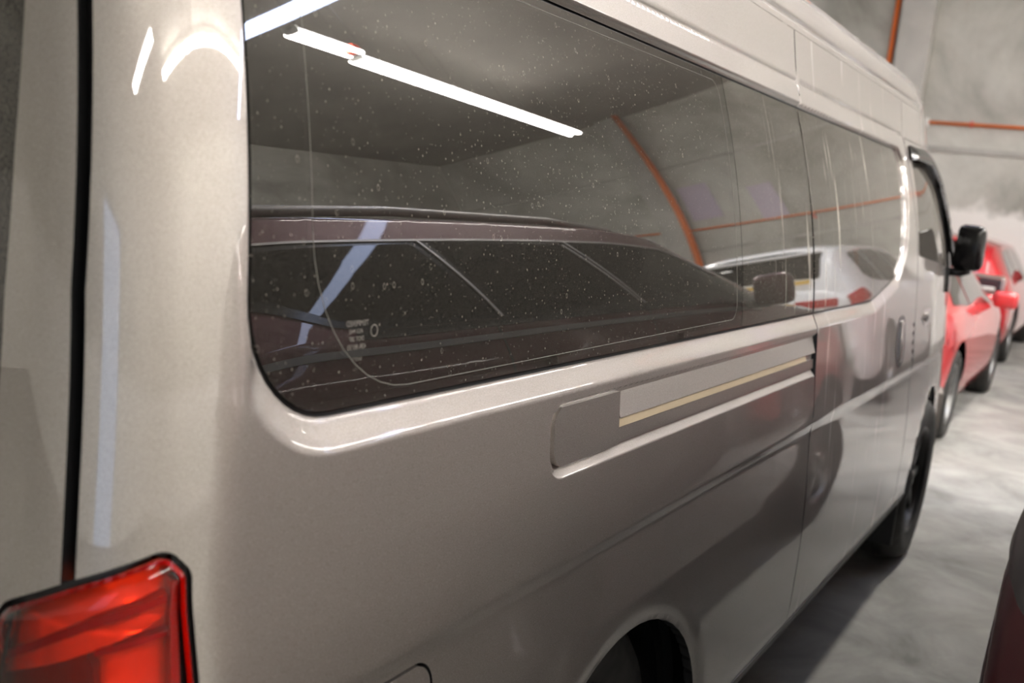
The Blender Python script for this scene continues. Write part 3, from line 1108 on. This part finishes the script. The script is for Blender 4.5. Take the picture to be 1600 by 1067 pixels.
wheel(van, (ARC_R[0], .045, .335), .335)
wheel(van, (ARC_F[0], -.022, .335), .335)
wheel(van, (ARC_R[0], 1.84, .335), .335, side=-1)
wheel(van, (ARC_F[0], 1.86, .335), .335, side=-1)

# --- etched glazing mark (seen mirrored) on the quarter pane
M['etch'] = mat('etched_mark', (.20, .18, .165), .8)
def etched(body, u, v, size):
    cu = bpy.data.curves.new('etched_mark', 'FONT')
    cu.body = body
    cu.size = size
    tmp = bpy.data.objects.new('tmp_text', cu)
    COL.objects.link(tmp)
    bpy.context.view_layer.update()
    me = bpy.data.meshes.new_from_object(tmp.evaluated_get(bpy.context.evaluated_depsgraph_get()))
    bpy.data.objects.remove(tmp)
    P = np.array([tuple(w.co) for w in me.vertices])
    if not len(P): return
    wd = P[:, 0].max()
    Q = VO(-.0121)(u + (wd - P[:, 0]), v + P[:, 1])
    for w, q in zip(me.vertices, Q): w.co = q
    link('etched_mark', me, M['etch'], p1)


etched('TEMPERED', -.912, 1.2085, .0075)
etched('AS3 M42', -.908, 1.2015, .0060)
etched('DOT 287', -.908, 1.1945, .0060)
etched('43R-00133', -.910, 1.1865, .0066)
etched('SAFETY', -.904, 1.1755, .0050)
bm = bmesh.new()
ring = circ((-.868, 1.2025), .0055, 0, 360, 25)
tube_mesh(bm, [tuple(p) for p in VO(-.0121)(*ring.T)], .0006, 4, False)
from_bm('etched_mark', bm, M['etch'], p1)


# ================================================================== OTHER CARS
class Car:
    """smooth car body: u = x along the car (front = +x), v = 0..6 round the section (0..1 side, 1..2 glasshouse, 2..3 roof; mirrored past 3)"""
    def __init__(s, x, zs, zb, zt, wb, wt, g=(.93, .975, 1.0, 1.0, .985, .955)):
        s.x, s.zs, s.zb, s.zt, s.wb, s.wt, s.g = x, zs, zb, zt, wb, wt, g
        s.cut = 0

    def __call__(s, u, v):
        u, v = np.asarray(u, float), np.asarray(v, float)
        right = v > 3
        v = np.where(right, 6 - v, v)
        zs, zb, zt, wb, wt = (pchip(s.x, k, u) for k in (s.zs, s.zb, s.zt, s.wb, s.wt))
        ze = zb + (zt - zb) * .84
        a = np.clip(v, -.05, 1)
        g = pchip((0, .15, .45, .7, .87, 1.0), s.g, a)
        y = wb * g
        z = zs + (zb - zs) * a
        t = np.clip(v - 1, 0, 1)
        y1 = wb * s.g[-1]
        y = np.where(v > 1, y1 + (wt - y1) * (t * .82 + .18 * t * t), y)
        z = np.where(v > 1, zb + (ze - zb) * t, z)
        q = np.clip(v - 2, 0, 1)
        y = np.where(v > 2, wt * (1 - q) ** .9 * np.where(q < 1, 1, 0), y)
        z = np.where(v > 2, ze + (zt - ze) * (1 - (1 - q) ** 3.2), z)
        return np.stack([u, np.where(right, y, -y), z], -1)

    def off(s, d):
        def f(u, v):
            return s(u, v) + normals(s, np.asarray(u, float), np.asarray(v, float), 3e-3) * d
        return f

    def v_of(s, x, z):
        zs, zb = float(pchip(s.x, s.zs, [x])[0]), float(pchip(s.x, s.zb, [x])[0])
        zt = float(pchip(s.x, s.zt, [x])[0])
        if z <= zb: return (z - zs) / (zb - zs)
        return 1 + (z - zb) / ((zt - zb) * .84)


def build_car(name, spec, paint_m, label, loc, rz, arches, wheel_r, windows, rear=None, front=None, du=.07, trim=None, rim=M['steel'], cladding=False):
    C = Car(*spec)
    root = empty(name, loc, rz)
    tag(root, label, 'car')
    xa, xb = C.x[0], C.x[-1]
    holes = []
    for ax in arches:
        for sd_ in (0, 1):
            pts = []
            for t in np.linspace(-.25, math.pi + .25, 30):
                xx, zz = ax + (wheel_r + .055) * math.cos(t), wheel_r + (wheel_r + .055) * math.sin(t)
                vv = max(C.v_of(xx, zz), -.04)
                pts.append((xx, 6 - vv if sd_ else vv))
            holes.append(np.array(pts))
    body = panel('car_body', C, [(xa, 0), (xb, 0), (xb, 6), (xa, 6)], paint_m, root, holes=holes,
                 extra=[np.c_[np.arange(xa + .02, xb, .05), np.full(len(np.arange(xa + .02, xb, .05)), vv)] for vv in (.86, .93, .98, 1.0, 1.02, 1.97, 2.0, 2.03, 2.06, 2.1, 5.14, 5.07, 5.02, 5.0, 4.98, 4.03, 4.0, 3.97, 3.94, 3.9)], du=du, dv=.12, step=.05)
    for xe, nm in ((xa, 'rear_face'), (xb, 'front_face')):
        vs = np.linspace(0, 6, 61)
        P = C(np.full(61, xe), vs)
        bm = bmesh.new()
        e = 1 if nm == 'front_face' else -1
        ring = [bm.verts.new(p) for p in P]
        cz = (P[:, 2].min() + P[:, 2].max()) / 2
        ring2 = [bm.verts.new((p[0] + e * .05, p[1] * .94, cz + (p[2] - cz) * .93)) for p in P]
        for i in range(60):
            bm.faces.new((ring[i], ring[i + 1], ring2[i + 1], ring2[i]))
        bm.faces.new((ring[60], ring[0], ring2[0], ring2[60]))
        bm.faces.new(ring2)
        bmesh.ops.recalc_face_normals(bm, faces=bm.faces[:])
        from_bm(nm, bm, paint_m, root, True)
    # dark inside
    box('dark_backing', xa + .25, xb - .25, -C.wb[2] * .72, C.wb[2] * .72, .25, .62, M['void'], root)
    for ax in arches:
        for sd_ in (-1, 1):
            w = wheel(root, (ax, sd_ * (max(C.wb) * .985), wheel_r), wheel_r, .22, -sd_, rim, 6)
            bm = bmesh.new()
            lathe(bm, [(wheel_r + .06, .0), (wheel_r + .06, .30), (.05, .30)], 30)
            bmesh.ops.delete(bm, geom=[v for v in bm.verts if v.co.z < -.05], context='VERTS')
            o = from_bm('wheel_well', bm, M['void'], root, True)
            o.location = (ax, sd_ * max(C.wb) * .93, wheel_r)
            o.scale = (1, -sd_, 1)
    for sd_ in (0, 1):
        f = (lambda p: np.c_[p[:, 0], 6 - p[:, 1]]) if sd_ else (lambda p: p)
        for wpoly in windows:
            panel('side_window', C.off(.004), f(rounded(wpoly)), M['carglass'], root, du=.08, dv=.12, step=.05)
    return C, root


# ---- maroon SUV beside the van (its far front quarter runs out of the frame)
sx = np.array([-.58, -.53, -.45, -.28, -.02, .6, 1.3, 1.75, 2.10, 2.40, 2.75, 3.2, 3.6, 3.9, 4.05])
suv_spec = (sx,
            [.50, .38, .34, .30, .30, .30, .30, .30, .30, .30, .30, .30, .32, .36, .44],
            [1.10, 1.16, 1.185, 1.20, 1.195, 1.19, 1.18, 1.17, 1.155, 1.13, 1.09, 1.04, .98, .90, .80],
            [1.18, 1.35, 1.56, 1.62, 1.645, 1.655, 1.645, 1.61, 1.50, 1.36, 1.17, 1.11, 1.05, .96, .85],
            [.87, .905, .918, .92, .92, .92, .92, .92, .92, .915, .91, .905, .88, .82, .72],
            [.62, .66, .66, .665, .67, .675, .675, .67, .665, .69, .74, .74, .70, .62, .52])
wins = [[(-.38, 1.42, .03), (-.18, 1.14, .05), (.34, 1.09, .01), (.27, 1.74, .02), (-.31, 1.70, .05)],
        [(.41, 1.09, .01), (1.16, 1.09, .01), (1.00, 1.75, .02), (.34, 1.75, .02)],
        [(1.23, 1.09, .01), (2.18, 1.10, .03), (2.06, 1.45, .05), (1.70, 1.74, .10), (1.07, 1.75, .02)]]
SC, suv = build_car('maroon_suv', suv_spec, M['maroon'], 'dark maroon SUV parked close beside the van, mirrored in its window', (0, -1.449, 0), 0, (.35, 3.05), .36, wins)
for sd_ in (0, 1):
    f = (lambda p: [(a, 6 - b) for a, b in p]) if sd_ else (lambda p: p)
    panel('belt_trim', SC.off(.006), f([(-.15, 1.0), (2.25, 1.0), (2.25, 1.055), (-.15, 1.055)]), M['chrome'] if False else M['gloss_black'], suv, du=.06, dv=.03, step=.04, flange=.004)
    panel('door_frame', SC.off(.0035), f([(-.43, 1.36), (-.20, 1.10), (-.12, 1.06), (2.32, 1.055), (2.13, 1.50), (1.74, 1.79), (1.3, 1.80), (-.36, 1.76)]), M['gloss_black'], suv, du=.07, dv=.06, step=.05)
    panel('belt_molding', SC.off(.007), f([(-.52, .955), (2.25, .955), (2.25, .975), (-.52, .975)]), M['steel'], suv, du=.06, dv=.01, step=.04, flange=.004)
    for q in ([(.375, 1.07), (.305, 1.77)], [(1.195, 1.07), (1.035, 1.775)], [(1.165, 1.10), (1.005, 1.74)]):
        (xa_, va_), (xb_, vb_) = q
        panel('door_frame_edge', SC.off(.0075), f([(xa_ - .006, va_), (xa_ + .006, va_), (xb_ + .006, vb_), (xb_ - .006, vb_)]), M['satin'], suv, du=.01, dv=.08, flange=.003)
    panel('door_frame_edge', SC.off(.0075), f([(-.36, 1.765), (.9, 1.795), (1.30, 1.80), (1.74, 1.79), (2.10, 1.54), (2.10, 1.52), (1.735, 1.77), (1.30, 1.78), (.9, 1.775), (-.36, 1.745)]), M['satin'], suv, du=.05, dv=.01, step=.04, flange=.003)
    for xs, xe in ((.38, .34), (1.20, 1.20), (2.26, 2.34)):
        panel('door_seam', SC.off(.0008), f([(xs - .004, .12), (xs + .004, .12), (xe + .004, 1.0), (xe - .004, 1.0)]), M['seal'], suv, du=.01, dv=.06)
    for xs in (.50, 1.32):
        panel('door_handle', SC.off(.03), f([(xs, .84), (xs + .20, .84), (xs + .20, .875), (xs, .875)]), M['maroon'], suv, du=.02, dv=.015, flange=.02)
    y = -1 if sd_ else 1
    tube('roof_rail', [(-.3, y * .60, 1.580), (-.2, y * .605, 1.605), (.4, y * .61, 1.628), (1.2, y * .61, 1.618), (1.65, y * .60, 1.58)], .018, M['satin'], suv, 8)
    bm = bmesh.new()
    bm_box(bm, -.04, .04, -.075, .075, -.075, .075, .032)
    o = from_bm('mirror_housing', bm, M['maroon'], suv, True)
    o.location = (2.12, y * .985, 1.205)
    bm = bmesh.new()
    bm_box(bm, -.035, .035, -.1, .1, -.02, .02, .01)
    o = from_bm('mirror_arm', bm, M['gloss_black'], suv)
    o.location = (2.13, y * .87, 1.145)
    panel('tail_lamp', SC.off(.008), f(rounded([(-.578, .80, .02), (-.49, .84, .02), (-.50, .98, .02), (-.578, .98, .02)])), M['lens_dark'], suv, du=.05, dv=.04, step=.03, flange=.008)
    panel('head_lamp', SC.off(.008), f(rounded([(3.45, .70, .03), (4.02, .62, .02), (4.02, .95, .02), (3.50, .98, .03)])), M['lens_dark'], suv, du=.05, dv=.04, step=.03, flange=.008)
panel('windscreen', SC.off(.004), rounded([(1.86, 2.10, .03), (2.62, 2.22, .05), (2.62, 3.78, .05), (1.86, 3.90, .03)]), M['carglass'], suv, du=.06, dv=.08, step=.04)
panel('rear_window', SC.off(.004), rounded([(-.535, 2.20, .02), (-.36, 2.16, .03), (-.36, 3.84, .03), (-.535, 3.80, .02)]), M['carglass'], suv, du=.03, dv=.08, step=.04)

# ---- white SUV ahead of it, seen only in the van's side
wx = np.array([0, .06, .18, .40, .9, 1.6, 2.3, 2.7, 3.05, 3.4, 3.9, 4.3, 4.5])
w_spec = (wx, [.42, .34, .31, .29, .28, .28, .28, .28, .28, .28, .3, .34, .42],
          [1.02, 1.06, 1.10, 1.13, 1.12, 1.10, 1.08, 1.06, 1.04, 1.01, .96, .88, .78],
          [1.16, 1.34, 1.60, 1.72, 1.76, 1.77, 1.74, 1.60, 1.38, 1.15, 1.05, .95, .84],
          [.80, .85, .89, .905, .91, .91, .91, .91, .90, .895, .87, .80, .70],
          [.60, .64, .64, .65, .66, .66, .655, .66, .69, .73, .70, .62, .5])
wins = [[(.42, 1.30, .06), (.62, 1.14, .04), (1.02, 1.10, .02), (.96, 1.90, .02), (.52, 1.86, .10)],
        [(1.08, 1.10, .02), (1.82, 1.08, .02), (1.70, 1.92, .02), (1.02, 1.92, .02)],
        [(1.88, 1.08, .02), (2.90, 1.10, .04), (2.62, 1.75, .1), (1.76, 1.92, .02)]]
WC, wsu = build_car('white_suv', w_spec, M['white'], 'white SUV with red tail lamps mirrored in the sliding door', (6.9, -2.05, 0), 0, (.85, 3.6), .35, wins, rim=M['steel'])
panel('rear_window', WC.off(.005), rounded([(.05, 2.16, .03), (.26, 2.12, .03), (.26, 3.88, .03), (.05, 3.84, .03)]), M['carglass'], wsu, du=.03, dv=.08, step=.04)
panel('windscreen', WC.off(.005), rounded([(2.45, 2.10, .03), (3.2, 2.2, .05), (3.2, 3.8, .05), (2.45, 3.9, .03)]), M['carglass'], wsu, du=.06, dv=.08, step=.04)
box('rear_window_sticker', -.01, 0, .32, .48, 1.24, 1.29, M['yellow'], wsu)
box('rear_window_sticker', -.01, 0, -.10, .12, 1.24, 1.29, M['yellow'], wsu)
for y in (-1, 1):
    f = (lambda p: [(a, b) for a, b in p]) if y > 0 else (lambda p: [(a, 6 - b) for a, b in p])
    panel('tail_lamp', WC.off(.012), f(rounded([(.002, .80, .02), (.30, .86, .03), (.16, 1.06, .03), (.002, 1.10, .02)])), M['lens_red'], wsu, du=.03, dv=.03, step=.02, flange=.01)
    box('tail_lamp', -.062, -.02, y * .52 - .18, y * .52 + .18, .93, 1.03, M['lens_red'], wsu, bev=.012)
    box('bumper_reflector', -.066, -.04, y * .62 - .08, y * .62 + .08, .50, .54, M['lens_red'], wsu, bev=.006)
    bm = bmesh.new()
    bm_box(bm, -.06, .06, -.1, .1, -.075, .075, .035)
    o = from_bm('mirror_housing', bm, M['white'], wsu, True)
    o.location = (2.85, y * .98, 1.12)
box('number_plate', -.07, -.055, -.20, .20, .74, .88, M['boxwhite'], wsu, bev=.004)
box('rear_bumper', -.10, .12, -.80, .80, .40, .64, M['white'], wsu, bev=.05)
box('bumper_lower_trim', -.105, .05, -.62, .62, .34, .44, M['black'], wsu, bev=.02)
box('roof_spoiler', .10, .40, -.56, .56, 1.60, 1.635, M['white'], wsu, bev=.012)

# ---- red hatchback just past the front of the van
hx = np.array([0, .05, .15, .40, .8, 1.4, 2.0, 2.4, 2.8, 3.15, 3.6, 3.9, 4.0])
h_spec = (hx, [.40, .32, .28, .25, .24, .24, .24, .24, .24, .25, .27, .30, .38],
          [.86, .92, .96, .98, .97, .95, .93, .92, .90, .88, .82, .74, .64],
          [.94, 1.05, 1.16, 1.30, 1.44, 1.48, 1.46, 1.36, 1.16, .96, .88, .79, .70],
          [.68, .74, .80, .835, .85, .85, .85, .85, .85, .84, .80, .72, .62],
          [.50, .54, .56, .575, .58, .585, .58, .585, .61, .66, .62, .54, .44])
wins = [[(.50, 1.15, .04), (1.12, 1.08, .02), (1.05, 1.90, .02), (.75, 1.86, .08)],
        [(1.18, 1.08, .02), (2.62, 1.10, .04), (2.30, 1.80, .1), (1.11, 1.92, .02)]]
h_spec = (hx,) + tuple([k * .86 for k in h_spec[i]] for i in (1, 2, 3)) + (h_spec[4], h_spec[5])
HC_, hat = build_car('red_hatchback', h_spec, M['red'], 'red hatchback parked nose to tail just ahead of the van', (4.93, 1.06, 0), 0, (.68, 3.2), .30, wins)
panel('rear_window', HC_.off(.005), rounded([(.14, 2.2, .03), (.62, 2.14, .03), (.62, 3.86, .03), (.14, 3.8, .03)]), M['carglass'], hat, du=.04, dv=.08, step=.04)
panel('windscreen', HC_.off(.005), rounded([(2.25, 2.1, .03), (2.98, 2.2, .05), (2.98, 3.8, .05), (2.25, 3.9, .03)]), M['carglass'], hat, du=.06, dv=.08, step=.04)
for y in (-1, 1):
    f = (lambda p: [(a, b) for a, b in p]) if y > 0 else (lambda p: [(a, 6 - b) for a, b in p])
    panel('tail_lamp', HC_.off(.010), f(rounded([(.002, .66, .02), (.22, .72, .03), (.16, .97, .03), (.002, .97, .02)])), M['lens_red'], hat, du=.03, dv=.03, step=.02, flange=.01)
    bm = bmesh.new()
    bm_box(bm, -.05, .05, -.09, .09, -.065, .065, .03)
    o = from_bm('mirror_housing', bm, M['red'], hat, True)
    o.location = (2.55, y * .90, .85)
box('rear_bumper', -.09, .10, -.70, .70, .32, .56, M['red'], hat, bev=.05)
box('number_plate', -.07, -.045, -.2, .2, .66, .78, M['boxwhite'], hat, bev=.004)

# ---- red SUV further along at the wall
r_spec = (wx,) + tuple([k * .75 for k in w_spec[i]] for i in (1, 2, 3)) + (w_spec[4], w_spec[5])
RC2, rsu = build_car('red_suv', r_spec, M['crimson'], 'bright red SUV with a dark lamp cluster by the end wall', (9.9, 1.22, 0), 0, (.85, 3.6), .31,
                     [[(.42, 1.30, .06), (.62, 1.14, .04), (1.02, 1.10, .02), (.96, 1.90, .02), (.52, 1.86, .10)],
                      [(1.08, 1.10, .02), (1.82, 1.08, .02), (1.70, 1.92, .02), (1.02, 1.92, .02)],
                      [(1.88, 1.08, .02), (2.90, 1.10, .04), (2.62, 1.75, .1), (1.76, 1.92, .02)]])
panel('rear_window', RC2.off(.005), rounded([(.05, 2.16, .03), (.26, 2.12, .03), (.26, 3.88, .03), (.05, 3.84, .03)]), M['carglass'], rsu, du=.03, dv=.08, step=.04)
panel('windscreen', RC2.off(.005), rounded([(2.45, 2.10, .03), (3.2, 2.2, .05), (3.2, 3.8, .05), (2.45, 3.9, .03)]), M['carglass'], rsu, du=.06, dv=.08, step=.04)
for y in (-1, 1):
    t = empty('tail_lamp', (0, 0, 0), parent=rsu)
    box('lamp_surround', -.075, .05, y * .66 - .17, y * .66 + .17, .76, .95, M['chrome'], t, bev=.03)
    box('lamp_lens', -.085, .05, y * .66 - .15, y * .66 + .15, .785, .925, M['lens_dark'], t, bev=.03)
    box('lamp_red_segment', -.088, .0, y * .55 - .05, y * .55 + .04, .79, .915, M['lens_red'], t, bev=.02)
    box('lamp_bulb', -.092, .0, y * .69 - .06, y * .69 + .08, .80, .83, M['boxwhite'], t, bev=.008)
    bm = bmesh.new()
    bm_box(bm, -.06, .06, -.1, .1, -.075, .075, .035)
    o = from_bm('mirror_housing', bm, M['crimson'], rsu, True)
    o.location = (2.85, y * .98, .98)
box('rear_bumper', -.10, .12, -.80, .80, .42, .62, M['crimson'], rsu, bev=.05)
box('bumper_lower_trim', -.11, .12, -.82, .82, .18, .44, M['black'], rsu, bev=.04)
box('number_plate', -.075, -.06, -.2, .2, .74, .86, M['boxwhite'], rsu, bev=.004)
